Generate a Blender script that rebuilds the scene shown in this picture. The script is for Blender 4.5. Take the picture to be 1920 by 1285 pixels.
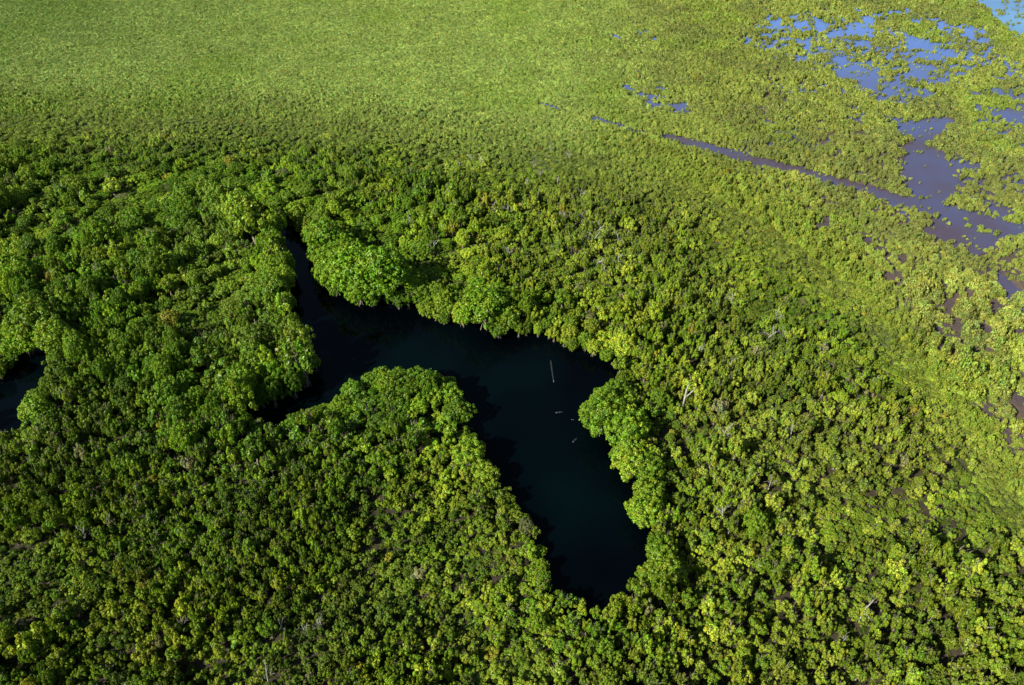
import bpy, math, random
import numpy as np
from mathutils import Vector

for o in list(bpy.data.objects): bpy.data.objects.remove(o)
S = bpy.context.scene
COL = S.collection
R = math.radians
rng = np.random.default_rng(7)
random.seed(7)

# ------------------------------------------------------------------ camera, sky, sun, exposure
H, PITCH, HFOV = 100.0, R(40), R(65.5)
cd = bpy.data.cameras.new('camera'); cam = bpy.data.objects.new('camera', cd); COL.objects.link(cam)
cam.location = (0, 0, H); cam.rotation_euler = (R(90) - PITCH, 0, 0)
cd.sensor_width = 36; cd.lens = 18 / math.tan(HFOV / 2); cd.clip_end = 20000; cd.clip_start = 1
S.camera = cam
SUN_EL, SHADOW_DIR = R(35), R(38)          # shadows run to the right and away from the camera
w = bpy.data.worlds.new('World'); S.world = w; w.use_nodes = True
nt = w.node_tree; bg = nt.nodes['Background']
sky = nt.nodes.new('ShaderNodeTexSky'); sky.sky_type = 'NISHITA'; sky.sun_disc = False
sky.sun_elevation = SUN_EL
sun_az = SHADOW_DIR + math.pi                # where the sun stands, from +X counter-clockwise
sky.sun_rotation = (math.pi / 2 - sun_az) % (2 * math.pi)
nt.links.new(sky.outputs[0], bg.inputs[0]); bg.inputs[1].default_value = 0.052
sd = bpy.data.lights.new('sun', 'SUN'); sun = bpy.data.objects.new('sun', sd); COL.objects.link(sun)
sd.energy = 5.0; sd.angle = R(0.5); sd.color = (1.0, 0.93, 0.80)
tosun = Vector((math.cos(sun_az) * math.cos(SUN_EL), math.sin(sun_az) * math.cos(SUN_EL), math.sin(SUN_EL)))
sun.rotation_euler = tosun.to_track_quat('Z', 'Y').to_euler()
S.view_settings.view_transform = 'Standard'; S.view_settings.look = 'None'
S.view_settings.gamma = 1.0; S.view_settings.use_curve_mapping = False
S.view_settings.exposure = 1.45
S.cycles.max_bounces = 6; S.cycles.diffuse_bounces = 3; S.cycles.glossy_bounces = 2
S.cycles.transmission_bounces = 2; S.cycles.transparent_max_bounces = 4

# ------------------------------------------------------------------ where a ground point shows in the photo (1920 x 1285)
F = 960 / math.tan(HFOV / 2); cP, sP = math.cos(PITCH), math.sin(PITCH)
def proj(x, y, z=0.0):
    dz = z - H
    f = y * cP - dz * sP
    u = y * sP + dz * cP
    return 960 + F * x / f, 642.5 - F * u / f
def ground(X, Y, z=0.0):
    a = (X - 960) / F; b = (642.5 - Y) / F
    dx, dy, dz = a, cP + b * sP, -sP + b * cP
    t = (z - H) / dz
    return dx * t, dy * t

def inpoly(px, py, poly):
    px = np.asarray(px, float); py = np.asarray(py, float)
    c = np.zeros(px.shape, bool); n = len(poly)
    for i in range(n):
        x1, y1 = poly[i]; x2, y2 = poly[(i + 1) % n]
        m = ((y1 > py) != (y2 > py))
        with np.errstate(divide='ignore', invalid='ignore'):
            xi = (x2 - x1) * (py - y1) / ((y2 - y1) or 1e-9) + x1
        c ^= (m & (px < xi))
    return c
def polydist(px, py, poly, closed=True):
    px = np.asarray(px, float); py = np.asarray(py, float)
    d = np.full(px.shape, 1e9); n = len(poly)
    for i in range(n if closed else n - 1):
        x1, y1 = poly[i]; x2, y2 = poly[(i + 1) % n]
        vx, vy = x2 - x1, y2 - y1; L = vx * vx + vy * vy or 1e-9
        t = np.clip(((px - x1) * vx + (py - y1) * vy) / L, 0, 1)
        d = np.minimum(d, np.hypot(px - x1 - t * vx, py - y1 - t * vy))
    return d
def vnoise(x, y, seed=0):
    x = np.asarray(x, float); y = np.asarray(y, float)
    xi = np.floor(x).astype(np.int64); yi = np.floor(y).astype(np.int64)
    fx = x - xi; fy = y - yi; fx = fx * fx * (3 - 2 * fx); fy = fy * fy * (3 - 2 * fy)
    def h(a, b):
        n = (a * 374761393 + b * 668265263 + seed * 974634777) & 0x7fffffff
        n = ((n ^ (n >> 13)) * 1274126177) & 0x7fffffff
        return ((n ^ (n >> 16)) & 0xffff) / 65535.0
    return (h(xi, yi) * (1 - fx) * (1 - fy) + h(xi + 1, yi) * fx * (1 - fy)
            + h(xi, yi + 1) * (1 - fx) * fy + h(xi + 1, yi + 1) * fx * fy)
def fbm(x, y, s, seed=0, o=3):
    v = 0; a = 0.5; t = 0
    for k in range(o):
        v = v + a * vnoise(x / s * 2 ** k + 31.7 * k, y / s * 2 ** k + 17.3 * k, seed + k); t += a; a *= 0.5
    return v / t
def sstep(a, b, x):
    t = np.clip((x - a) / (b - a), 0, 1); return t * t * (3 - 2 * t)

# outlines read off the photo; they become real shores and banks on the ground below
LAGOON = [(528,436),(560,432),(572,445),(570,470),(582,505),(604,545),(640,556),(690,574),(725,580),(775,578),
          (810,602),(880,618),(915,634),(955,632),(1000,628),(1040,640),(1075,658),(1110,672),(1142,682),(1148,712),
          (1118,730),(1088,758),(1086,785),(1112,806),(1142,826),(1146,868),(1162,895),(1192,908),(1177,935),
          (1176,962),(1192,985),(1208,992),(1203,1018),(1204,1060),(1182,1085),(1160,1110),(1135,1138),(1096,1122),
          (1060,1100),(1034,1085),(1026,1048),(1024,1016),(1000,975),(968,940),(948,895),(914,862),(902,815),
          (893,765),(862,728),(838,700),(800,682),(752,688),(705,684),(665,700),(632,728),(612,745),(560,768),
          (525,788),(480,784),(478,772),(520,762),(560,748),(588,725),(604,690),(602,660),(580,615),(556,580),
          (548,545),(560,500),(540,460)]
INLET = [(78,655),(80,690),(66,712),(42,742),(26,752),(28,778),(46,800),(-30,806),(-30,720),(10,712),(30,690),(48,668)]
SIDE = [(415,388),(470,378),(530,386),(570,418),(575,440),(530,440),(500,428),(455,412)]
RIM = [[(1100,760),(1140,765),(1150,805),(1172,850),(1190,895)], [(640,735),(700,705),(760,700),(830,705),(870,745),(900,800)],
       [(85,670),(60,735),(45,775),(75,810)], [(915,598),(930,605)], [(690,548),(695,555)], [(905,880),(935,905)], [(1195,960),(1200,985)],
       [(600,500),(640,540)], [(1215,1060),(1225,1100)]]
TALL = [(360,410),(430,425),(490,445),(520,480),(530,540),(540,600),(570,670),(560,730)]
CANAL = [(1010,194),(1046,205),(1110,222),(1197,248),(1250,258),(1304,271),(1426,306),(1500,323),(1569,342),
         (1677,374),(1784,402),(1850,420),(1980,452)]
CREEK = [(40,806),(110,816),(190,824),(280,840),(330,862)]
SLOT = [(353,1130),(345,1142),(333,1165),(318,1178),(300,1186)]
POND = [
 [(1645,215),(1675,228),(1742,225),(1748,212),(1768,222),(1795,224),(1760,248),(1758,262),(1738,272),(1772,292),(1788,330),
  (1802,362),(1780,375),(1765,392),(1740,395),(1722,372),(1694,358),(1690,320),(1694,290),(1668,275),(1720,268),(1700,258),(1676,240)],
 [(1722,432),(1760,408),(1800,414),(1840,436),(1874,452),(1858,470),(1829,482),(1802,470),(1775,455),(1735,446)],
 [(1862,512),(1884,520),(1930,560),(1930,590),(1895,565),(1868,536)],
 [(1815,-5),(1960,-60),(1960,75),(1890,60),(1852,27)],
 [(1480,40),(1508,30),(1540,36),(1568,52),(1530,58)],
 [(1540,88),(1572,92),(1600,118),(1640,122),(1652,150),(1640,168),(1600,160),(1585,140),(1560,130)],
 [(1570,40),(1625,45),(1640,62),(1610,70)],
 [(1680,60),(1720,70),(1770,90),(1818,108),(1790,110),(1740,100),(1700,92)],
 [(1650,150),(1700,160),(1700,186),(1660,180)],
 [(1840,168),(1880,172),(1930,180),(1930,196),(1880,184)],
 [(1865,200),(1930,215),(1930,240),(1895,230)],
 [(1600,197),(1618,205),(1625,215),(1610,212)],
 [(1700,130),(1740,120),(1750,150),(1715,150)],
]
FLOOD = [  # half flooded marsh: polygon, share of shrubs kept
 ([(1440,30),(1560,20),(1700,15),(1860,60),(1860,120),(1720,200),(1640,190),(1520,120),(1380,80)], 0.46),
 ([(1100,60),(1200,40),(1240,80),(1150,90)], 0.7),
 ([(1120,120),(1200,130),(1280,180),(1300,220),(1200,200)], 0.60),
 ([(730,10),(830,15),(840,50),(760,60)], 0.88),
 ([(1800,90),(1960,120),(1960,280),(1830,240)], 0.66),
 ([(1690,520),(1960,560),(1960,860),(1800,760),(1720,640)], 0.70),
 ([(1620,480),(1700,480),(1760,560),(1700,600)], 0.75),
 ([(1780,300),(1960,250),(1960,420),(1850,400),(1800,360)], 0.80),
 ([(1320,225),(1500,235),(1480,280),(1360,275)], 0.85),
]
# line where the forest gives way to low scrub
FL = np.array([(-600,200),(0,205),(300,215),(600,212),(800,238),(1000,268),(1150,285),(1300,338),(1450,420),
               (1600,530),(1720,670),(1850,850),(2000,1060),(2600,1800)], float)
def forestness(X, Y):
    """photo pixels below the forest line (negative: scrub)"""
    yb = np.interp(X, FL[:, 0], FL[:, 1])
    # slope correction where the line is steep
    s = np.interp(X, [0, 900, 1300, 1600, 1900], [1, 1, .9, .85, .8])
    return (Y - yb) * s
def water_open(X, Y):
    m = inpoly(X, Y, LAGOON) | inpoly(X, Y, INLET)
    return m
def marsh_open(X, Y, X0=None, Y0=None):
    m = np.zeros(np.shape(X), bool)
    for p in POND: m |= inpoly(X, Y, p)
    if X0 is not None: X, Y = X0, Y0
    xx = np.asarray(X, float)
    wc = 3.5 + 4.5 * sstep(1050, 1380, xx) + 4.5 * sstep(1500, 1830, xx) + 2.4 * (vnoise(xx / 30., np.asarray(Y) / 30., 5) - .5)
    wc = wc * np.where((xx < 1240) & (vnoise(xx / 26., np.asarray(Y) / 26., 8) < .42), .35, 1)
    m |= polydist(X, Y, CANAL, False) < wc
    return m
def smooth_poly_noise(X, Y, amp, sc=9.0, seed=3):
    return X + amp * (vnoise(X / sc, Y / sc, seed) - .5) * 2, Y + amp * 0.6 * (vnoise(X / sc, Y / sc, seed + 9) - .5) * 2

# ------------------------------------------------------------------ materials
def mat(name):
    m = bpy.data.materials.new(name); m.use_nodes = True
    t = m.node_tree; t.nodes.clear()
    return m, t, t.nodes.new('ShaderNodeOutputMaterial')
def foliage_mat(name):
    m, t, out = mat(name); N = t.nodes.new; L = t.links.new
    ti = N('ShaderNodeAttribute'); ti.attribute_type = 'INSTANCER'; ti.attribute_name = 'tint'
    lv = N('ShaderNodeAttribute'); lv.attribute_type = 'GEOMETRY'; lv.attribute_name = 'lv'
    ma = N('ShaderNodeMapRange'); ma.inputs['To Min'].default_value = 0.55; ma.inputs['To Max'].default_value = 1.5
    L(lv.outputs['Fac'], ma.inputs['Value'])
    lum = N('ShaderNodeAttribute'); lum.attribute_type = 'GEOMETRY'; lum.attribute_name = 'lump'
    mb = N('ShaderNodeMapRange'); mb.inputs['To Min'].default_value = 0.78; mb.inputs['To Max'].default_value = 1.22
    L(lum.outputs['Fac'], mb.inputs['Value'])
    comb = N('ShaderNodeCombineXYZ'); L(mb.outputs[0], comb.inputs[0]); comb.inputs[1].default_value = 1.0; comb.inputs[2].default_value = 0.9
    v1 = N('ShaderNodeVectorMath'); v1.operation = 'MULTIPLY'; L(ti.outputs['Vector'], v1.inputs[0]); L(comb.outputs[0], v1.inputs[1])
    v2 = N('ShaderNodeVectorMath'); v2.operation = 'SCALE'; L(v1.outputs[0], v2.inputs[0]); L(ma.outputs[0], v2.inputs['Scale'])
    d = N('ShaderNodeBsdfDiffuse'); L(v2.outputs[0], d.inputs[0])
    tr = N('ShaderNodeBsdfTranslucent')
    v3 = N('ShaderNodeVectorMath'); v3.operation = 'MULTIPLY'; v3.inputs[1].default_value = (1.15, 1.1, 0.5)
    L(v2.outputs[0], v3.inputs[0]); L(v3.outputs[0], tr.inputs[0])
    mx = N('ShaderNodeMixShader'); mx.inputs[0].default_value = 0.25; L(d.outputs[0], mx.inputs[1]); L(tr.outputs[0], mx.inputs[2])
    gl = N('ShaderNodeBsdfGlossy'); gl.inputs['Roughness'].default_value = 0.45; gl.inputs['Color'].default_value = (.9, .9, .9, 1)
    m2 = N('ShaderNodeMixShader'); m2.inputs[0].default_value = 0.014; L(mx.outputs[0], m2.inputs[1]); L(gl.outputs[0], m2.inputs[2])
    L(m2.outputs[0], out.inputs[0]); return m
def bark_mat(name, c1, c2, sc=3.0, rough=.85):
    m, t, out = mat(name); N = t.nodes.new; L = t.links.new
    tc = N('ShaderNodeTexCoord'); n = N('ShaderNodeTexNoise'); n.inputs['Scale'].default_value = sc; n.inputs['Detail'].default_value = 4
    L(tc.outputs['Object'], n.inputs['Vector'])
    cr = N('ShaderNodeValToRGB'); cr.color_ramp.elements[0].color = (*c1, 1); cr.color_ramp.elements[1].color = (*c2, 1)
    cr.color_ramp.elements[0].position = .3; cr.color_ramp.elements[1].position = .7
    L(n.outputs['Fac'], cr.inputs[0]); b = N('ShaderNodeBsdfPrincipled'); b.inputs['Roughness'].default_value = rough
    L(cr.outputs[0], b.inputs['Base Color']); L(b.outputs[0], out.inputs[0]); return m
def ground_mat():
    m, t, out = mat('swamp ground'); N = t.nodes.new; L = t.links.new
    g = N('ShaderNodeNewGeometry')
    n1 = N('ShaderNodeTexNoise'); n1.inputs['Scale'].default_value = 0.12; n1.inputs['Detail'].default_value = 6; L(g.outputs['Position'], n1.inputs['Vector'])
    cr = N('ShaderNodeValToRGB'); e = cr.color_ramp.elements
    e[0].position = .35; e[0].color = (.014, .012, .008, 1); e[1].position = .68; e[1].color = (.034, .027, .015, 1)
    L(n1.outputs['Fac'], cr.inputs[0])
    n2 = N('ShaderNodeTexNoise'); n2.inputs['Scale'].default_value = 1.3; n2.inputs['Detail'].default_value = 5; L(g.outputs['Position'], n2.inputs['Vector'])
    gr = N('ShaderNodeMix'); gr.data_type = 'RGBA'; gr.inputs['B'].default_value = (.075, .11, .024, 1)
    mr = N('ShaderNodeMapRange'); mr.inputs['From Min'].default_value = .25; mr.inputs['From Max'].default_value = .45; L(n2.outputs['Fac'], mr.inputs['Value'])
    sc = N('ShaderNodeAttribute'); sc.attribute_name = 'scrub'; mu = N('ShaderNodeMath'); mu.operation = 'MULTIPLY'
    L(mr.outputs[0], mu.inputs[0]); L(sc.outputs['Fac'], mu.inputs[1]); L(mu.outputs[0], gr.inputs['Factor']); L(cr.outputs[0], gr.inputs['A'])
    md = N('ShaderNodeAttribute'); md.attribute_name = 'mud'; mx = N('ShaderNodeMix'); mx.data_type = 'RGBA'
    L(md.outputs['Fac'], mx.inputs['Factor']); L(gr.outputs['Result'], mx.inputs['A'])
    c2 = N('ShaderNodeValToRGB'); q = c2.color_ramp.elements; q[0].position = .35; q[0].color = (.040, .030, .038, 1); q[1].position = .65; q[1].color = (.060, .046, .034, 1)
    L(n1.outputs['Fac'], c2.inputs[0]); L(c2.outputs[0], mx.inputs['B']); gr = mx
    b = N('ShaderNodeBsdfPrincipled'); b.inputs['Roughness'].default_value = .9; b.inputs['Specular IOR Level'].default_value = .2
    L(gr.outputs['Result'], b.inputs['Base Color'])
    bp = N('ShaderNodeBump'); bp.inputs['Distance'].default_value = .3; L(n2.outputs['Fac'], bp.inputs['Height']); L(bp.outputs[0], b.inputs['Normal'])
    L(b.outputs[0], out.inputs[0]); return m
def water_mat(name, c1, c2, scale, bump, bscale, spec=.5, far_sky_c=None):
    m, t, out = mat(name); N = t.nodes.new; L = t.links.new
    g = N('ShaderNodeNewGeometry')
    n1 = N('ShaderNodeTexNoise'); n1.inputs['Scale'].default_value = scale; n1.inputs['Detail'].default_value = 2; L(g.outputs['Position'], n1.inputs['Vector'])
    cr = N('ShaderNodeValToRGB'); e = cr.color_ramp.elements; e[0].position = .38; e[0].color = (*c1, 1); e[1].position = .64; e[1].color = (*c2, 1)
    L(n1.outputs['Fac'], cr.inputs[0])
    colour = cr.outputs[0]
    if far_sky_c:  # bluer with distance: reflected sky painted into the water colour
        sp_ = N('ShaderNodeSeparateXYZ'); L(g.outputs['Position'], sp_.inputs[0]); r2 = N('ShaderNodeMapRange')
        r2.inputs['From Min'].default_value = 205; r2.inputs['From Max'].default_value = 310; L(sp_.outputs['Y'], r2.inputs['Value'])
        mm = N('ShaderNodeMix'); mm.data_type = 'RGBA'; L(r2.outputs[0], mm.inputs['Factor']); L(colour, mm.inputs['A']); mm.inputs['B'].default_value = (*far_sky_c, 1)
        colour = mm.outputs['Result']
    b = N('ShaderNodeBsdfPrincipled'); b.inputs['Roughness'].default_value = .06; b.inputs['IOR'].default_value = 1.333; b.inputs['Specular IOR Level'].default_value = spec
    L(colour, b.inputs['Base Color'])
    n2 = N('ShaderNodeTexNoise'); n2.inputs['Scale'].default_value = bscale; n2.inputs['Detail'].default_value = 3
    mp = N('ShaderNodeMapping'); mp.inputs['Scale'].default_value = (.6, 1.4, 1); mp.inputs['Rotation'].default_value = (0, 0, .5)
    L(g.outputs['Position'], mp.inputs['Vector']); L(mp.outputs[0], n2.inputs['Vector'])
    bp = N('ShaderNodeBump'); bp.inputs['Strength'].default_value = bump; bp.inputs['Distance'].default_value = .05
    L(n2.outputs['Fac'], bp.inputs['Height']); L(bp.outputs[0], b.inputs['Normal']); L(b.outputs[0], out.inputs[0]); return m
M_LEAF = foliage_mat('leaves')
M_BARK = bark_mat('grey brown bark', (.10, .08, .06), (.22, .19, .15))
M_DEAD = bark_mat('bleached dead wood', (.13, .127, .115), (.29, .285, .265), 2.0)
M_LOG = bark_mat('waterlogged wood', (.004, .006, .007), (.009, .012, .013), 1.5, .5)
M_GROUND = ground_mat()
M_LAG = water_mat('deep lagoon water', (.0002, .0005, .0010), (.0003, .0023, .0029), .035, .25, 1.2, .11)
M_MARSH = water_mat('shallow marsh water', (.046, .036, .052), (.042, .050, .11), .045, .5, .9, .5, (.060, .125, .34))  # the blue paints sky reflection into the brown body colour

# ------------------------------------------------------------------ mesh helpers
def mesh_from(name, V, Fc, mats, attrs=None, midx=None):
    me = bpy.data.meshes.new(name)
    V = np.asarray(V, np.float32); n = len(V)
    me.vertices.add(n); me.vertices.foreach_set('co', V.ravel())
    ls = np.fromiter((len(f) for f in Fc), np.int32) if not isinstance(Fc, np.ndarray) else np.full(len(Fc), Fc.shape[1], np.int32)
    flat = np.concatenate([np.asarray(f, np.int32) for f in Fc]) if not isinstance(Fc, np.ndarray) else Fc.astype(np.int32).ravel()
    me.loops.add(len(flat)); me.loops.foreach_set('vertex_index', flat)
    me.polygons.add(len(ls)); st = np.concatenate([[0], np.cumsum(ls)[:-1]]).astype(np.int32)
    me.polygons.foreach_set('loop_start', st)
    if midx is not None: me.polygons.foreach_set('material_index', np.asarray(midx, np.int32))
    for k, a in (attrs or {}).items():
        at = me.attributes.new(k, 'FLOAT', 'FACE'); at.data.foreach_set('value', np.asarray(a, np.float32))
    for m in mats: me.materials.append(m)
    me.update(); me.validate(); return me
def tube(V, Fc, pts, rad, seg=5):
    pts = [Vector(p) for p in pts]; b0 = len(V)
    for i, p in enumerate(pts):
        d = (pts[min(i + 1, len(pts) - 1)] - pts[max(i - 1, 0)]).normalized()
        a = d.orthogonal().normalized(); b = d.cross(a)
        for k in range(seg):
            t = 2 * math.pi * k / seg; V.append(tuple(p + (a * math.cos(t) + b * math.sin(t)) * rad[i]))
    for i in range(len(pts) - 1):
        for k in range(seg):
            k2 = (k + 1) % seg
            Fc.append((b0 + i * seg + k, b0 + i * seg + k2, b0 + (i + 1) * seg + k2, b0 + (i + 1) * seg + k))
    e = b0 + (len(pts) - 1) * seg
    Fc.append(tuple(range(e, e + seg))); Fc.append(tuple(range(b0 + seg - 1, b0 - 1, -1)))

def leaves(g, C, Nrm, size, jitter):
    n = len(C)
    N = Nrm + g.normal(0, jitter, (n, 3)); N /= np.linalg.norm(N, axis=1)[:, None] + 1e-9
    A = np.cross(N, g.normal(0, 1, (n, 3))); A /= np.linalg.norm(A, axis=1)[:, None] + 1e-9
    B = np.cross(N, A)
    s = (size * g.uniform(.7, 1.35, n))[:, None]
    V = np.stack([C + A * s, C + B * s * .62 + N * s * .12, C - A * s, C - B * s * .62 + N * s * .12], 1).reshape(-1, 3)
    return V
def crown_geom(g, nl, nleaf, lump, leaf, squash=1.0, droop=.15, jit=.55, cz=1.25, rz=.85, core=True, tuft=0.0, hv=.22, rin=.62, cf=.22):
    """crown of leaf clumps: radius about 1, top about 2.1; returns verts, quads, attributes"""
    Vs, lv, lu = [], [], []
    dirs = []
    tries = 0
    while len(dirs) < nl and tries < 4000:
        tries += 1
        v = g.normal(0, 1, 3); v /= np.linalg.norm(v)
        if v[2] < -droop * 3 and g.random() < .85: continue
        if v[2] < -.7: continue
        if all(np.dot(v, d) < 1 - .5 * (lump * 1.15) ** 2 for d in dirs) or tries > 2500: dirs.append(v)
    # irregular outline
    ph = g.uniform(0, 6.28, 3); am = g.uniform(.05, .16, 3)
    for d in dirs:
        az = math.atan2(d[1], d[0])
        k = 1 + am[0] * math.sin(az * 2 + ph[0]) + am[1] * math.sin(az * 3 + ph[1]) + am[2] * math.sin(az * 5 + ph[2])
        rr = g.uniform(rin, .97) * k
        c = np.array([d[0] * rr, d[1] * rr, cz + d[2] * rz * g.uniform(.72, 1.02) + g.uniform(-hv, hv * .6) * max(d[2], .3)])
        rl = lump * g.uniform(.65, 1.3)
        m = max(6, int(nleaf / nl * (rl / lump) ** 1.6))
        q = g.normal(0, 1, (m, 3)); q /= np.linalg.norm(q, axis=1)[:, None]
        q += d * .45; q[:, 2] += .25; q /= np.linalg.norm(q, axis=1)[:, None]
        rad = rl * g.uniform(.72, 1.08, m)[:, None]
        P = c + q * rad * np.array([1, 1, squash + tuft * g.random()])
        Vs.append(leaves(g, P, q, leaf, jit)); lv.append(g.random(m)); lu.append(np.full(m, g.random()))
    if core:      # leaves deeper inside, so the crown is a volume and not a shell
        m = int(nleaf * cf)
        q = g.normal(0, 1, (m, 3)); q /= np.linalg.norm(q, axis=1)[:, None]
        P = np.array([0, 0, cz]) + q * np.array([.62, .62, rz * .62]) * g.uniform(.6, 1.05, m)[:, None]
        Vs.append(leaves(g, P, q, leaf * 1.7, .3)); lv.append(g.random(m)); lu.append(np.full(m, .5))
    V = np.concatenate(Vs); Q = np.arange(len(V)).reshape(-1, 4)
    return V, Q, np.concatenate(lv), np.concatenate(lu)
def trunk_geom(g, top=1.3, r0=.07):
    V, Fc = [], []
    lean = g.normal(0, .06, 2)
    fork = .55
    tube(V, Fc, [(0, 0, -.15), (lean[0] * .5, lean[1] * .5, fork * .6), (lean[0], lean[1], fork)], [r0 * 1.3, r0, r0 * .85], 6)
    for k in range(4):
        a = k * 1.57 + g.uniform(-.4, .4); e = g.uniform(.35, .6)
        tube(V, Fc, [(lean[0], lean[1], fork), (lean[0] + math.cos(a) * e * .5, lean[1] + math.sin(a) * e * .5, .95), (math.cos(a) * e, math.sin(a) * e, top + g.uniform(0, .3))],
             [r0 * .7, r0 * .45, r0 * .15], 5)
    for k in range(5):     # stilt roots
        a = k * 1.256 + g.uniform(-.3, .3); e = g.uniform(.22, .38)
        tube(V, Fc, [(0, 0, .35), (math.cos(a) * e * .6, math.sin(a) * e * .6, .25), (math.cos(a) * e, math.sin(a) * e, -.12)], [r0 * .35, r0 * .3, r0 * .25], 4)
    return V, Fc
def twig_geom(g, n, zlo, zhi, r=.012):
    V, Fc = [], []
    for _ in range(n):
        a = g.uniform(0, 6.28); e = g.uniform(.3, .95); z = zlo + (zhi - zlo) * math.sqrt(max(0, 1 - e * e * .8))
        p = Vector((math.cos(a) * e, math.sin(a) * e, z + g.uniform(-.05, .16)))
        q = Vector((math.cos(a + .3) * e * .6, math.sin(a + .3) * e * .6, z - .45))
        mid = (p + q) / 2 + Vector(g.normal(0, .06, 3))
        tube(V, Fc, [q, mid, p], [r * 1.6, r * 1.2, r * .5], 3)
    return V, Fc

# tree kinds: 0-3 round dense, 4-7 lumpy, 8-11 ragged
tree_crowns, tree_trunks, tree_joined = [], [], []
for k in range(12):
    g = np.random.default_rng(100 + k)
    if k < 4:   V, Q, lv, lu = crown_geom(g, 100, 5200, .15, .046, jit=.38, cz=1.2, rz=.85, hv=.05, rin=.78)
    elif k < 8: V, Q, lv, lu = crown_geom(g, 19, 1700, .235, .074, jit=.42, rz=.66, hv=.58, rin=.36, cf=.10)
    else:       V, Q, lv, lu = crown_geom(g, 16, 1400, .225, .076, jit=.52, rz=.62, tuft=.6, hv=.60, rin=.35, cf=.10)
    tree_crowns.append(mesh_from('crown', V, Q, [M_LEAF], {'lv': lv, 'lump': lu}))
    TV, TF = trunk_geom(g)
    if k >= 8:
        WV, WF = twig_geom(g, 9, 1.1, 2.05); b = len(TV); TV += WV; TF += [tuple(i + b for i in f) for f in WF]
    tree_trunks.append(mesh_from('trunk', TV, TF, [M_BARK]))
    nb = len(V); allF = [tuple(q) for q in Q] + [tuple(i + nb for i in f) for f in TF]
    nf = len(TF)
    tree_joined.append(mesh_from('mangrove', np.concatenate([V, np.array(TV)]), allF, [M_LEAF, M_BARK],
                       {'lv': np.concatenate([lv, np.zeros(nf)]), 'lump': np.concatenate([lu, np.zeros(nf)])},
                       [0] * len(Q) + [1] * nf))
def shrub_mesh(seed, nl, nleaf, lump, leaf, tw, rz=.5, cz=.42):
    g = np.random.default_rng(seed)
    V, Q, lv, lu = crown_geom(g, nl, nleaf, lump, leaf, jit=.6, cz=cz, rz=rz)
    V[:, 2] = np.maximum(V[:, 2], .02)
    WV, WF = [], []
    for k in range(4):
        a = k * 1.57 + g.uniform(-.5, .5)
        tube(WV, WF, [(0, 0, -.1), (math.cos(a) * .25, math.sin(a) * .25, .25), (math.cos(a) * .5, math.sin(a) * .5, .55)], [.04, .03, .012], 4)
    for k in range(tw):
        a = g.uniform(0, 6.28); e = g.uniform(.2, .8)
        tube(WV, WF, [(math.cos(a) * e * .6, math.sin(a) * e * .6, .3), (math.cos(a) * e, math.sin(a) * e, 1.0 + g.uniform(-.1, .2))], [.018, .008], 3)
    return V, Q, lv, lu, WV, WF
shrub_joined, shrub_crowns, shrub_stems = [], [], []
for k in range(8):
    V, Q, lv, lu, WV, WF = shrub_mesh(300 + k, 11 if k < 4 else 8, 620 if k < 4 else 260, .36 if k < 4 else .4, .10 if k < 4 else .15, 2 if k < 4 else 0)
    nb = len(V); nf = len(WF)
    shrub_crowns.append(mesh_from('foliage', V, Q, [M_LEAF], {'lv': lv, 'lump': lu})); shrub_stems.append(mesh_from('stem', WV, WF, [M_BARK]))
    shrub_joined.append(mesh_from('shrub', np.concatenate([V, np.array(WV)]), [tuple(q) for q in Q] + [tuple(i + nb for i in f) for f in WF],
                        [M_LEAF, M_BARK], {'lv': np.concatenate([lv, np.zeros(nf)]), 'lump': np.concatenate([lu, np.zeros(nf)])}, [0] * len(Q) + [1] * nf))

# ------------------------------------------------------------------ ground and water
def structure(name, me, loc=(0, 0, 0)):
    o = bpy.data.objects.new(name, me); o.location = loc; COL.objects.link(o); o['kind'] = 'structure'; return o
gx = np.concatenate([[-9000, -3000, -1000, -500], np.arange(-330, 331, 1.2), [500, 1000, 3000, 9000]])
gy = np.concatenate([[-3000, -600, -100], np.arange(10, 440, 1.2), [520, 800, 1600, 4000, 12000]])
GX, GY = np.meshgrid(gx, gy)
SX, SY = proj(GX, np.maximum(GY, -60))
ok = GY > -60
def lagoon_at(X, Y, x, y):
    """water floor: what the photo shows as open water, and the strip hidden behind the near crowns"""
    m = np.zeros(X.shape, bool)
    for dx, dy in ((0, 0), (0, 1.5), (0, 3), (0, 4.5), (0, -1.3), (0, -2.4), (2.2, 0), (-2.2, 0), (1.6, -1.6), (-1.6, -1.6), (1.6, 2.5), (-1.6, 2.5)):
        a, b = proj(x + dx, y + dy); m |= water_open(a, b)
    return m
lag = lagoon_at(SX, SY, GX, GY) & ok
ax, ay = smooth_poly_noise(SX, SY, 6)
mar = marsh_open(ax, ay, SX, SY) & ok
fo = forestness(SX, SY)
scrub = 1 - sstep(-40, 120, fo)
right = sstep(900, 1300, SX)
Z = .25 + .25 * fbm(GX, GY, 9, 21) - .12 * scrub * right
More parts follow.
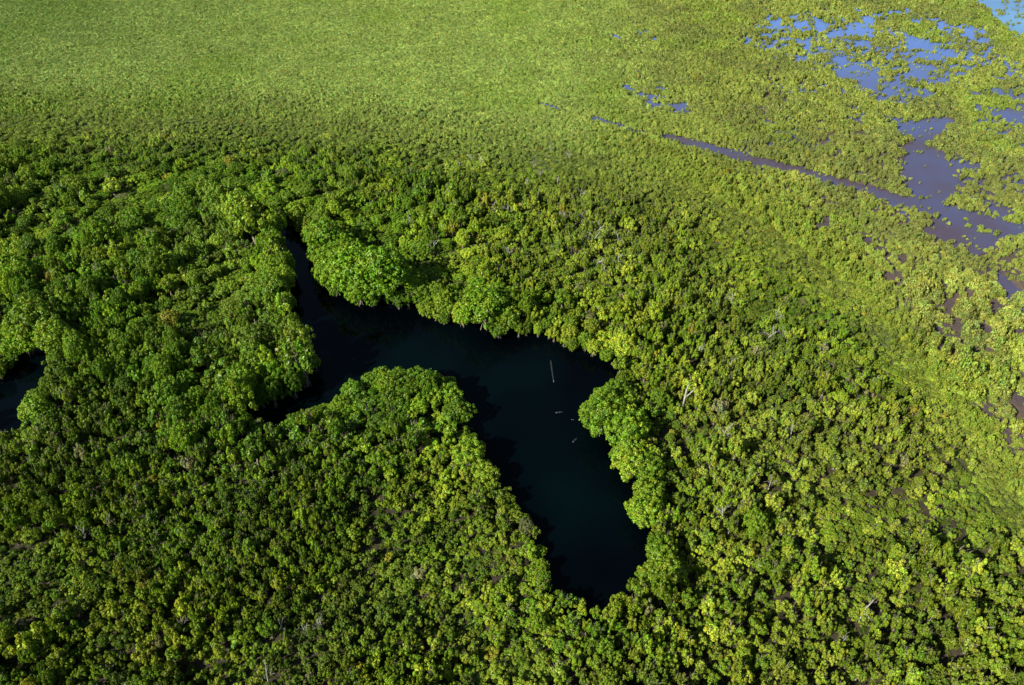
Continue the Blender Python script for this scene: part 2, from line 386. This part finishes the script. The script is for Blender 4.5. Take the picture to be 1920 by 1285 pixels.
# marsh: very flat, water standing in the hollows
marsh_zone = sstep(-10, -80, fo) * sstep(1150, 1450, SX - (400 - SY) * .2)
Z = Z * (1 - marsh_zone) + marsh_zone * ((-.02 + .30 * sstep(440, 520, SY)) + .5 * (fbm(GX, GY, 7, 33) - .5))
fl_ = np.zeros(GX.shape, bool)
for q_ in (0, 1, 2, 3, 4, 7, 8): fl_ |= inpoly(SX, SY, FLOOD[q_][0])
Z = np.where(fl_, np.minimum(Z, Z * .5 - .14), Z)
Z = np.where(mar, -.5, Z); Z = np.where(lag, -3.0, Z)
far = (np.abs(GX) > 335) | (GY > 445) | (GY < 5)
Z = np.where(far, .15, Z)
V = np.stack([GX.ravel(), GY.ravel(), Z.ravel()], 1)
ny, nx = GX.shape; ii = np.arange(ny * nx).reshape(ny, nx)
Q = np.stack([ii[:-1, :-1], ii[:-1, 1:], ii[1:, 1:], ii[1:, :-1]], -1).reshape(-1, 4)
gm = mesh_from('ground', V, Q, [M_GROUND])
at = gm.attributes.new('scrub', 'FLOAT', 'POINT'); at.data.foreach_set('value', (scrub * (1 - marsh_zone * .85)).ravel().astype(np.float32))
am = gm.attributes.new('mud', 'FLOAT', 'POINT'); am.data.foreach_set('value', np.clip(marsh_zone * 1.2, 0, 1).ravel().astype(np.float32))
structure('ground', gm)
def sheet(x0, y0, x1, y1, z, m, name):
    return mesh_from(name, [(x0, y0, z), (x1, y0, z), (x1, y1, z), (x0, y1, z)], [(0, 1, 2, 3)], [m])
# one lagoon sheet around the forest, one marsh sheet to its right: split along a line that runs under dry ground
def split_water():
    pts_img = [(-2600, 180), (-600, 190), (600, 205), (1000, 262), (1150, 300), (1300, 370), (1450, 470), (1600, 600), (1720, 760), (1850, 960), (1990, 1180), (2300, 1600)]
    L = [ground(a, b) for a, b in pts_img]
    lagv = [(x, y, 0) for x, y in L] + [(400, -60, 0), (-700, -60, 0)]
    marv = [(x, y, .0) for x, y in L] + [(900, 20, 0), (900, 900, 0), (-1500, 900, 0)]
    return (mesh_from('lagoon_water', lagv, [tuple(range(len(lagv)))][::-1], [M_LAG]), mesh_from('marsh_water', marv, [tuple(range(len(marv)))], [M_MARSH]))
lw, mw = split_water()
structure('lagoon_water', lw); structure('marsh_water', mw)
M_BAY = water_mat('turquoise bay water', (.06, .14, .27), (.09, .22, .36), .02, .3, .9)
bay = [(1815, -5), (1852, 27), (1890, 60), (1960, 75), (2300, 160), (2700, 200), (3400, -120), (1780, -120)]
bv = [(*ground(a, b), .006) for a, b in bay]
structure('bay_water', mesh_from('bay_water', bv, [tuple(range(len(bv)))], [M_BAY]))

# ------------------------------------------------------------------ colours of the vegetation (leaf colours, with vignetting painted in at lower left)
def tint_for(X, Y, x, y, g, species):
    n = len(X)
    deep = np.array([.070, .128, .007]); mid = np.array([.112, .168, .008]); yel = np.array([.200, .240, .018])
    olive = np.array([.092, .118, .016]); car = np.array([.198, .264, .060]); mars = np.array([.180, .215, .042])
    fo = forestness(X, Y)
    n1 = fbm(x, y, 30, 51); n2 = fbm(x, y, 8, 61); r = g.random(n)
    t = np.clip(.48 + (n1 - .5) * .9 + (n2 - .5) * .7 + (r - .5) * .8 + .30 * (sstep(500, 1500, X) - .5), 0, 1)[:, None]
    c = np.where(t < .5, deep + (mid - deep) * t * 2, mid + (yel - mid) * (t - .5) * 2)
    ol = np.clip(sstep(.5, .75, fbm(x, y, 22, 71)) + .9 * np.exp(-(((X - 1130) / 170) ** 2 + ((Y - 420) / 110) ** 2)), 0, 1)[:, None] * .5
    c = c * (1 - ol) + olive * (.85 + .5 * r[:, None]) * ol
    gold = (sstep(1100, 1700, X) * sstep(500, 900, Y))[:, None] * .25
    c = c * (1 - gold) + np.array([.165, .185, .028]) * (.6 + .8 * r[:, None]) * gold
    zl = (sstep(1050, 750, X) * sstep(200, 330, Y) * sstep(950, 720, Y))[:, None]
    c = c * (1 + zl * (np.array([.95, 1.04, .95]) - 1))
    c = c * np.array([.95, 1.02, 1.0])
    # lower left leaf tints darkened, a painted vignette
    k = (sstep(900, 100, X) * sstep(500, 1250, Y))[:, None]
    c = c * (1 - .22 * k)
    c = c * (.72 + .56 * sstep(.3, .72, fbm(x, y, 2.6, 63)))[:, None] 
    # scrub carpet and marsh
    s = sstep(110, -45, fo)[:, None]
    m = sstep(1000, 1400, X - (Y - 300) * .1)[:, None]
    sc = (car * (1 - m) + mars * m) * (.8 + .45 * r[:, None]) * (.8 + .4 * n2[:, None])
    g2 = sstep(.52, .72, fbm(x, y, 26, 81))[:, None]
    sc = sc * (1 - .4 * g2) + np.array([.13, .21, .016]) * .4 * g2
    dull = (sstep(.46, .66, fbm(x, y, 10, 85)) * m[:, 0])[:, None] * .6
    sc = sc * (1 - dull) + np.array([.115, .130, .040]) * dull
    far_left = (sstep(900, 0, X) * sstep(260, 0, Y))[:, None]
    sc = sc * (1 - .35 * far_left) + np.array([.055, .115, .038]) * .35 * far_left
    c = c * (1 - s) + sc * s
    # bright belt between forest and canal
    b = (np.exp(-((fo + 10) / 60) ** 2) * sstep(1000, 1300, X))[:, None] * .55
    c = c * (1 - b) + np.array([.15, .205, .018]) * (.75 + .5 * r[:, None]) * b
    # a few yellowing or rusty crowns
    y_ = (g.random(n) < .008) & (fo > 40); c[y_] = np.array([.14, .155, .065]) * g.uniform(.7, 1.1, (y_.sum(), 1))
    y_ = g.random(n) < .006; c[y_] = np.array([.21, .215, .02]) * g.uniform(.7, 1.1, (y_.sum(), 1))
    return np.clip(c * g.uniform(.85, 1.18, (n, 1)), .004, .6)

# ------------------------------------------------------------------ trees: scattered by hand-set density, kept off the open water
def bank_dist(X, Y):
    return np.minimum(polydist(X, Y, LAGOON), np.minimum(polydist(X, Y, INLET), polydist(X, Y, SIDE)))
g = np.random.default_rng(11)
cand = 800000
cx = g.uniform(-290, 290, cand); cy = g.uniform(34, 330, cand)
CX, CY = proj(cx, cy)
inside = (CX > -420) & (CX < 2340) & (CY < 1640)
fo = forestness(CX, CY)
inside &= (fo > -25)
cx, cy, CX, CY, fo = (a[inside] for a in (cx, cy, CX, CY, fo))
bd = bank_dist(CX, CY)
hn = fbm(cx, cy, 24, 91); sn = fbm(cx, cy, 7, 95)
rad = .56 + .34 * sstep(0, 200, fo) + .38 * (hn - .5) * 2 * sstep(0, 150, fo) + .35 * (sn - .5)
rim = np.zeros(len(cx))
for R_ in RIM: rim = np.maximum(rim, sstep(46, 20, polydist(CX, CY, R_, False)))
rad += .25 * sstep(110, 20, bd) * g.uniform(.2, 1.5, len(cx)) + 1.05 * rim * g.uniform(.2, 1.35, len(cx))
rad *= g.uniform(.78, 1.3, len(cx))
big = g.random(len(cx)) < .05; rad[big & (fo > 120)] *= 1.5
rad = np.clip(rad, .5, 3.6)
ZL = sstep(1050, 750, CX) * sstep(215, 330, CY) * sstep(900, 720, CY)
rad *= 1 + ZL * .42 * g.uniform(.3, 1.5, len(cx))
rad[(CX < 900) & (CY > 880) & (bd > 80)] *= .86
hs = np.clip(1.15 + 1.3 * (fbm(cx, cy, 16, 97) - .5) * 2 + g.normal(0, .32, len(cx)) + .9 * (fbm(cx, cy, 5, 98) - .5) * sstep(900, 1500, CX) * 2, .40, 2.3) * (.40 + .60 * sstep(-20, 150, fo))   # height factor
tl = sstep(46, 12, polydist(CX, CY, TALL, False)); rad = rad * (1 + .15 * tl); hs = np.where(tl > 0, np.maximum(hs, 1.1 + .7 * tl), hs)
hs = np.minimum(hs * np.clip(1.38 - .22 * rad, .80, 1.25), 2.0); hs = hs * (1 - rim) + rim * g.uniform(.92, 1.05, len(hs))
# gaps in the canopy
gap = (fbm(cx * .8 + cy * .3, cy * 1.2 - cx * .3, 5.0, 99) > .61 - .05 * sstep(1200, 1600, CX)) & (bd > 40)
slot = (polydist(CX, CY, SLOT, False) < 9) | inpoly(*proj(cx, cy, 2.0), SIDE) | (polydist(*proj(cx, cy, 1.5), CREEK, False) < 9)
# crowns must leave the photo's open water free: test the crown's own extent
def blocks(x, y, r, h):
    b = np.zeros(x.shape, bool)
    ring = [(math.cos(a) * q, math.sin(a) * q, h * zz) for a in np.arange(0, 6.28, .7) for q, zz in ((.95, .55), (.8, .72), (.5, .95))]
    for (dx, dy, z) in ring + [(0, 0, h * .93), (.72, 0, h * .62), (-.72, 0, h * .62), (0, -.85, h * .45), (.6, -.5, h * .5), (-.6, -.5, h * .5), (0, 0, 0.2), (0, .6, h * .8),
                        (.55, 0, h * .85), (-.55, 0, h * .85)]:
        b |= water_open(*proj(x + dx * r, y + dy * r, z))
    return b
hh = rad * 2.1 * hs
bad = blocks(cx, cy, rad, hh) | slot | (gap & (g.random(len(cx)) < .8))
order = np.argsort(-(rad + g.normal(0, .5, len(rad)) + 2.0 * (bd < 40)))
cell = 4.6; grid = {}; keep = []
for i in order:
    if bad[i]: continue
    x, y, r = cx[i], cy[i], rad[i]; a, b = int(x // cell), int(y // cell); okk = True
    for u in (-1, 0, 1):
        for v in (-1, 0, 1):
            for j in grid.get((a + u, b + v), ()):
                d = (.64 - .12 * rim[i]) * (r + rad[j])
                if (cx[j] - x) ** 2 + (cy[j] - y) ** 2 < d * d: okk = False; break
            if not okk: break
        if not okk: break
    if okk: grid.setdefault((a, b), []).append(i); keep.append(i)
keep = np.array(keep)
tx, ty, tr, th, tX, tY, tfo, tbd = cx[keep], cy[keep], rad[keep], hs[keep], CX[keep], CY[keep], fo[keep], bd[keep]
nT = len(keep)
spc_n = fbm(tx, ty, 18, 55) + g.normal(0, .12, nT)
trim = rim[keep]
zlk = ZL[keep]
species = np.where((trim > .3) | ((zlk > .5) & (tr > 1.35) & (g.random(nT) < .6)) | ((tbd < 34) & (g.random(nT) < .45)), 0, np.where(spc_n < .46, 1, 2))
species[(tX > 1250) & (g.random(nT) < .5)] = 2
species[(g.random(nT) < .03)] = 0
variant = species * 4 + g.integers(0, 4, nT)
ttint = tint_for(tX, tY, tx, ty, g, species)
dense = (species == 0)
dm = (.06 + .36 * trim[dense])[:, None]
ttint[dense] = ttint[dense] * (1 - dm) + np.array([.092, .180, .009]) * dm
trz = g.uniform(0, 6.28, nT)
tz = np.where(tbd < 30, -.1, .15)
print('trees', nT)

# ------------------------------------------------------------------ naming of places, for the labels
def pct(X, Y): return '%d%% across, %d%% down' % (round(X / 19.2), round(Y / 12.85))
def colour_word(c):
    r_, g_, b_ = c; q = r_ / g_
    if q > 1.1: return 'yellowing'
    if q > .80: return 'yellow-green' if g_ > .135 else 'olive'
    if q > .62: return 'light green' if g_ > .13 else 'mid-green'
    return 'fresh green' if g_ > .12 else 'deep green'
used = set()
def uniq(lbl, X, Y, k=0):
    s = lbl + ', ' + pct(X, Y)
    if s not in used: used.add(s); return s
    s = lbl + ', %.1f%% across, %.1f%% down' % (X / 19.2, Y / 12.85)
    used.add(s); return s

# the 300 that show largest become things of their own
dist = np.sqrt(tx ** 2 + ty ** 2 + (H - tr) ** 2)
topX, topY = proj(tx, ty, tr * 2.1 * th * .8)
vis = (topX > -5) & (topX < 1925) & (topY > -5) & (topY < 1290)
score = np.where(vis, tr / dist, -1)
pick = np.argsort(-score)[:300]; pickset = np.zeros(nT, bool); pickset[pick] = True
def place_word(X, Y, bd_):
    if bd_ < 50:
        if X < 150: return 'beside the left-edge inlet'
        if Y < 470 and X < 640: return 'by the narrow top channel'
        if X > 1060 and Y > 680: return 'on the right bank'
        if Y < 700 and X > 560: return 'on the far bank'
        if X < 610: return 'on the left bank'
        if X < 930 and Y < 900: return 'on the rounded point'
        return 'on the near bank'
    return 'in dense canopy'
shape_word = ['dense round', 'lumpy', 'ragged']
for i in pick:
    r_, hz = tr[i], tr[i] * th[i]
    root = bpy.data.objects.new('mangrove_tree', None); COL.objects.link(root)
    root.location = (tx[i], ty[i], tz[i]); root.rotation_euler = (0, 0, trz[i]); root.scale = (r_, r_, hz); root.empty_display_size = .3
    X_, Y_ = topX[i], topY[i]
    root['label'] = uniq('%s %s mangrove %s' % (shape_word[species[i]], colour_word(ttint[i]), place_word(X_, Y_, tbd[i])), X_, Y_)
    root['category'] = 'tree'; root['group'] = 'mangrove trees around the lagoon'
    c = bpy.data.objects.new('crown', tree_crowns[variant[i]]); c.parent = root; COL.objects.link(c); c['tint'] = [float(v) for v in ttint[i]]
    t_ = bpy.data.objects.new('trunk', tree_trunks[variant[i]]); t_.parent = root; COL.objects.link(t_)

# ------------------------------------------------------------------ everything too many to count: one object each, geometry nodes
def proto_collection(name, meshes):
    pc = bpy.data.collections.new(name)
    for k, me in enumerate(meshes):
        o = bpy.data.objects.new('%s %02d' % (name, k), me); pc.objects.link(o)
    return pc
def scatter(name, P, rot, scl, idx, tint, pc, label, cat):
    me = bpy.data.meshes.new(name); n = len(P); me.vertices.add(n); me.vertices.foreach_set('co', np.asarray(P, np.float32).ravel())
    def av(nm, typ, data, key): a = me.attributes.new(nm, typ, 'POINT'); a.data.foreach_set(key, np.ascontiguousarray(data).ravel())
    av('rot', 'FLOAT_VECTOR', rot.astype(np.float32), 'vector'); av('scl', 'FLOAT_VECTOR', scl.astype(np.float32), 'vector')
    av('idx', 'INT', idx.astype(np.int32), 'value'); av('tint', 'FLOAT_VECTOR', tint.astype(np.float32), 'vector')
    o = bpy.data.objects.new(name, me); COL.objects.link(o)
    ng = bpy.data.node_groups.new(name, 'GeometryNodeTree')
    ng.interface.new_socket('Geometry', in_out='INPUT', socket_type='NodeSocketGeometry')
    ng.interface.new_socket('Geometry', in_out='OUTPUT', socket_type='NodeSocketGeometry')
    N = ng.nodes.new; gi = N('NodeGroupInput'); go = N('NodeGroupOutput')
    ci = N('GeometryNodeCollectionInfo'); ci.inputs['Collection'].default_value = pc
    ci.inputs['Separate Children'].default_value = True; ci.inputs['Reset Children'].default_value = True
    ip = N('GeometryNodeInstanceOnPoints'); ip.inputs['Pick Instance'].default_value = True
    def na(nm, typ):
        a = N('GeometryNodeInputNamedAttribute'); a.data_type = typ; a.inputs['Name'].default_value = nm
        return [s for s in a.outputs if s.enabled and s.name == 'Attribute'][0]
    L = ng.links.new
    L(gi.outputs[0], ip.inputs['Points']); L(ci.outputs[0], ip.inputs['Instance'])
    L(na('idx', 'INT'), ip.inputs['Instance Index']); L(na('rot', 'FLOAT_VECTOR'), ip.inputs['Rotation']); L(na('scl', 'FLOAT_VECTOR'), ip.inputs['Scale'])
    L(ip.outputs[0], go.inputs[0])
    md = o.modifiers.new('scatter', 'NODES'); md.node_group = ng
    o['label'] = label; o['category'] = cat; o['kind'] = 'stuff'
    return o
pcT = proto_collection('mangrove', tree_joined); pcS = proto_collection('shrub', shrub_joined)
m = ~pickset
scatter('mangrove_forest', np.stack([tx, ty, tz], 1)[m], np.stack([0 * trz, 0 * trz, trz], 1)[m], np.stack([tr, tr, tr * th], 1)[m],
        variant[m], ttint[m], pcT, 'dense dark green mangrove forest closing round the black lagoon', 'forest')

# low growth under and between the trees
g = np.random.default_rng(77)
def jgrid(step, x0, x1, y0, y1):
    X, Y = np.meshgrid(np.arange(x0, x1, step), np.arange(y0, y1, step * .87))
    X = X + (np.arange(X.shape[0]) % 2)[:, None] * step * .5
    X = X + g.uniform(-.48, .48, X.shape) * step; Y = Y + g.uniform(-.48, .48, Y.shape) * step
    return X.ravel(), Y.ravel()
ux, uy = jgrid(1.5, -290, 290, 34, 330)
uX, uY = proj(ux, uy); uf = forestness(uX, uY)
k = (uX > -420) & (uX < 2340) & (uY < 1640) & (uf > -10)
ux, uy, uX, uY = (a[k] for a in (ux, uy, uX, uY))
k = ~lagoon_at(uX, uY, ux, uy) & (polydist(uX, uY, SLOT, False) > 6)
ux, uy, uX, uY = (a[k] for a in (ux, uy, uX, uY)); nU = len(ux)
ur = g.uniform(.5, .95, nU); uh = g.uniform(.45, 1.0, nU) * (.6 + .8 * fbm(ux, uy, 6, 12))
uz = g.uniform(0, 6.28, nU)
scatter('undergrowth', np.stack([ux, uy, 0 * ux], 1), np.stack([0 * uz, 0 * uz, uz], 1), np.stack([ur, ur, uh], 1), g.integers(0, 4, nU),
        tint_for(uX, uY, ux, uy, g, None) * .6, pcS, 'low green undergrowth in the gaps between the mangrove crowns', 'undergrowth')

# scrub carpet, belt and marsh shrubs
g = np.random.default_rng(23)
def jgrid(step, x0, x1, y0, y1):
    X, Y = np.meshgrid(np.arange(x0, x1, step), np.arange(y0, y1, step * .87))
    X = X + (np.arange(X.shape[0]) % 2)[:, None] * step * .5
    X = X + g.uniform(-.48, .48, X.shape) * step; Y = Y + g.uniform(-.48, .48, Y.shape) * step
    return X.ravel(), Y.ravel()
sx, sy = jgrid(.86, -420, 420, 40, 470)
sX, sY = proj(sx, sy)
f_ = forestness(sX, sY)
k = (sX > -260) & (sX < 2180) & (f_ < 12) & (sY < 1600)
sx, sy, sX, sY, f_ = (a[k] for a in (sx, sy, sX, sY, f_))
wx, wy = smooth_poly_noise(sX, sY, 9, 7.0)
wet = marsh_open(wx, wy, sX, sY)
pr = np.ones(len(sx))
for poly, share in FLOOD:
    inn = inpoly(sX, sY, poly)
    nz = fbm(sx * .7, sy * 1.2, 3.6, 41)
    pr = np.where(inn, np.minimum(pr, np.where(nz > np.quantile(nz, 1 - share), 1.0, .10)), pr)
pr = np.where(wet, np.where(fbm(sx, sy, 4, 44) > .60, np.where(sY < 200, .62, .14), .02), pr)
general = sstep(1250, 1500, sX)
pr = pr * (1 - .75 * general * (fbm(sx, sy, 2.2, 47) < .44 + .07 * sstep(440, 560, sY) * sstep(-60, -160, f_)))
k = g.random(len(sx)) < pr
sx, sy, sX, sY, f_, wet = (a[k] for a in (sx, sy, sX, sY, f_, wet))
nS = len(sx)
left = sstep(1300, 700, sX) * sstep(-10, -60, f_)
sr = (.54 + .25 * (fbm(sx, sy, 12, 43) - .5) * 2) * g.uniform(.72, 1.35, nS)
sr = sr * (1 - left) + left * (.72 + .18 * sr)
olive_zone = inpoly(sX, sY, FLOOD[5][0]); bigp = olive_zone & (g.random(nS) < .3); sr[bigp] *= 2.2
sr[wet] *= .55
sh = sr * g.uniform(.65, 1.45, nS) * (1 - .38 * left) * (1 + .65 * sstep(1000, 1500, sX)) * (1 + .5 * np.exp(-((f_ + 0) / 45) ** 2))
sidx = np.where(np.hypot(sx, sy) < 230, g.integers(0, 4, nS), g.integers(4, 8, nS))
stint = tint_for(sX, sY, sx, sy, g, None)
srz = g.uniform(0, 6.28, nS); aniso = g.uniform(.75, 1.4, nS)
print('shrubs', nS)
sd_ = np.sqrt(sx ** 2 + sy ** 2 + H * H); tpX, tpY = proj(sx, sy, sh)
vis = (tpX > 0) & (tpX < 1920) & (tpY > 0) & (tpY < 1285) & (f_ < -25)
spick = np.argsort(-np.where(vis, sr / sd_, -1))[:300]; sp = np.zeros(nS, bool); sp[spick] = True
for i in spick:
    root = bpy.data.objects.new('mangrove_shrub', None); COL.objects.link(root)
    root.location = (sx[i], sy[i], 0); root.rotation_euler = (0, 0, srz[i]); root.scale = (sr[i] * aniso[i], sr[i] / aniso[i], sh[i]); root.empty_display_size = .3
    root['label'] = uniq('low %s shrub %s' % (colour_word(stint[i]), 'standing in open marsh water' if wet[i] else 'in the flooded marsh'), tpX[i], tpY[i])
    root['category'] = 'shrub'; root['group'] = 'low mangrove shrubs in the marsh'
    v = int(sidx[i])
    c = bpy.data.objects.new('foliage', shrub_crowns[v]); c.parent = root; COL.objects.link(c); c['tint'] = [float(q) for q in stint[i]]
    t_ = bpy.data.objects.new('stem', shrub_stems[v]); t_.parent = root; COL.objects.link(t_)
m = ~sp
scatter('marsh_scrub', np.stack([sx, sy, 0 * sx], 1)[m], np.stack([0 * srz, 0 * srz, srz], 1)[m], np.stack([sr * aniso, sr / aniso, sh], 1)[m],
        sidx[m], stint[m], pcS, 'pale green low scrub covering the flat marsh beyond the forest', 'scrub')

# ------------------------------------------------------------------ dead trees
def dead_mesh(seed, spread, limbs):
    g = np.random.default_rng(seed); V, Fc = [], []
    BV, BF = [], []
    p = Vector((0, 0, -.3)); pts = [p.copy()]; d = Vector((g.normal(0, .12), g.normal(0, .12), 1))
    for k in range(5): p = p + d.normalized() * 1.0; d += Vector(g.normal(0, .14, 3)); pts.append(p.copy())
    tube(V, Fc, pts, [.13, .115, .10, .08, .06, .03], 7)
    for k in range(limbs):
        t = g.integers(2, 5); a = g.uniform(0, 6.28); q = pts[t].copy(); dd = Vector((math.cos(a) * spread, math.sin(a) * spread, g.uniform(.4, 1.1))); bp = [q.copy()]
        for s in range(4):
            q = q + dd.normalized() * g.uniform(.4, .7); dd += Vector(g.normal(0, .28, 3)) + Vector((0, 0, .12)); bp.append(q.copy())
            if s in (1, 2):
                e = q + (dd.normalized() + Vector(g.normal(0, .6, 3))).normalized() * g.uniform(.5, 1.0)
                e2 = e + Vector(g.normal(0, .25, 3)) + Vector((0, 0, .25))
                tube(BV, BF, [q, e, e2], [.03, .022, .01], 4)
        tube(BV, BF, bp, [.06, .052, .042, .032, .014], 5)
    return mesh_from('dead_trunk', V, Fc, [M_DEAD]), mesh_from('dead_branches', BV, BF, [M_DEAD])
dead = [dead_mesh(500 + k, (1.0, .7, 1.3, .5)[k % 4], (6, 5, 7, 4)[k % 4]) for k in range(6)]
DEAD = [(770,402,1.2),(813,455,1.3),(884,288,1.0),(901,294,1.1),(1015,318,1.1),(1070,284,.9),(1033,268,1.0),(1008,361,1.0),
        (954,388,1.0),(926,381,.9),(1098,396,1.2),(1108,436,1.4),(1119,415,1.3),(1161,439,1.1),(1118,480,1.2),(1158,477,1.1),
        (957,462,.9),(1464,581,.8),(1474,612,.7),(1380,549,.9),(1444,617,.9),(1369,678,.9),(1360,798,.9),(1491,798,.8),
        (1308,647,.9),(251,918,.9),(147,993,.7),(565,1169,.9),(495,1258,.8),(525,1163,.7),(605,1164,.8),(331,1160,.6),
        (1235,1176,1.1),(1625,1139,1.1),(1842,1161,.8),(1447,898,.9),(1360,955,.9),(1578,1194,.6),(1463,965,.8),
        (1209,955,.8),(335,445,.8),(1045,330,.9),(985,335,.9),(1085,350,1.0),(1060,400,.9),(1140,500,.9),(860,300,.8),(1002,300,.8)]
for k, (X_, Y_, s_) in enumerate(DEAD):
    hz = 4.6 * (1.0 if Y_ > 340 else .72)
    gxx, gyy = ground(X_, Y_, hz * .85)
    root = bpy.data.objects.new('dead_tree', None); COL.objects.link(root)
    g2 = np.random.default_rng(900 + k)
    lean = g2.uniform(.05, .3)
    root.location = (gxx, gyy, .1); root.rotation_euler = (lean * math.cos(k), lean * math.sin(k), g2.uniform(0, 6.28))
    sc_ = hz / 5.0 * (.72 + .15 * s_); root.scale = (sc_ * s_, sc_ * s_, sc_); root.empty_display_size = .3
    kind = ('wide bare', 'upright bare', 'broad forked bare', 'slim bare')[k % 4]
    root['label'] = uniq('%s grey dead tree above green canopy' % kind, X_, Y_)
    root['category'] = 'dead tree'; root['group'] = 'dead grey trees in the canopy'
    a, b = dead[k % 6] if k % 6 < 6 else dead[0]
    for nm, me in (('trunk', a), ('branches', b)):
        c = bpy.data.objects.new(nm, me); c.parent = root; COL.objects.link(c)
# the V-shaped bleached snag right of the lagoon
V, Fc, B, BF = [], [], [], []
tube(V, Fc, [(0, 0, -3.0), (0, 0, 0), (.1, .1, .5)], [.3, .25, .22], 8)
tube(B, BF, [(0, 0, .1), (.3, .9, 1.2), (.7, 1.7, 2.2), (1.25, 2.4, 2.9)], [.2, .16, .12, .05], 7)
tube(B, BF, [(0, 0, .1), (1.1, .5, .6), (2.1, 1.0, 1.5), (3.0, 1.5, 2.3)], [.2, .15, .11, .04], 7)
tube(B, BF, [(.3, .9, 1.2), (.1, 1.6, 1.7)], [.08, .03], 5); tube(B, BF, [(2.1, 1.0, 1.5), (2.4, 1.7, 1.6)], [.07, .02], 5)
gxx, gyy = ground(1286, 736, 4.2)
root = bpy.data.objects.new('dead_tree', None); COL.objects.link(root); root.location = (gxx, gyy, 3.0); root.scale = (.68, .68, .68)
root['label'] = 'bleached V-shaped dead fork standing out right of the rounded bright crowns'; root['category'] = 'dead tree'; root['group'] = 'dead grey trees in the canopy'
for nm, me in (('trunk', mesh_from('fork_trunk', V, Fc, [M_DEAD])), ('branches', mesh_from('fork_branches', B, BF, [M_DEAD]))):
    c = bpy.data.objects.new(nm, me); c.parent = root; COL.objects.link(c)

# ------------------------------------------------------------------ wood floating on the lagoon
def floater(name, p1, p2, r, label, cat, twig=0, seed=1):
    g = np.random.default_rng(seed)
    a = Vector((*ground(*p1), 0)); b = Vector((*ground(*p2), 0)); n = 9
    V, Fc, pts, rd = [], [], [], []
    side = (b - a).cross(Vector((0, 0, 1))).normalized()
    for k in range(n):
        t = k / (n - 1); pts.append((b - a) * t + side * (math.sin(t * 3 + seed) * r * .35) + Vector((0, 0, r * (.25 - .5 * abs(t - .5)))))
        rd.append(r * (1 - .45 * t) * g.uniform(.85, 1.12))
    tube(V, Fc, pts, rd, 8)
    for k in range(twig):
        t = g.integers(2, n - 1); q = pts[t]; e = q + side * g.choice([-1, 1]) * g.uniform(.15, .4) + (b - a).normalized() * .4 + Vector((0, 0, .1))
        tube(V, Fc, [q, (q + e) / 2 + Vector((0, 0, .05)), e], [r * .4, r * .3, r * .12], 5)
    o = bpy.data.objects.new(name, mesh_from(name, V, Fc, [M_LOG])); o.location = a; COL.objects.link(o)
    o['label'] = label; o['category'] = cat
floater('floating_log', (1034, 677), (1038, 717), .22, 'long thin straight grey log floating on the dark open lagoon', 'log', 0, 1)
floater('floating_branch', (1042, 774), (1056, 773), .17, 'small grey branch floating left of the rounded bright green point', 'driftwood', 1, 2)
floater('floating_branch', (1071, 787), (1077, 788), .11, 'tiny dark stick floating closest to the rounded bright green point', 'driftwood', 0, 3)
floater('floating_branch', (1075, 830), (1082, 821), .19, 'short slanting branch floating below the rounded bright green point', 'driftwood', 1, 4)
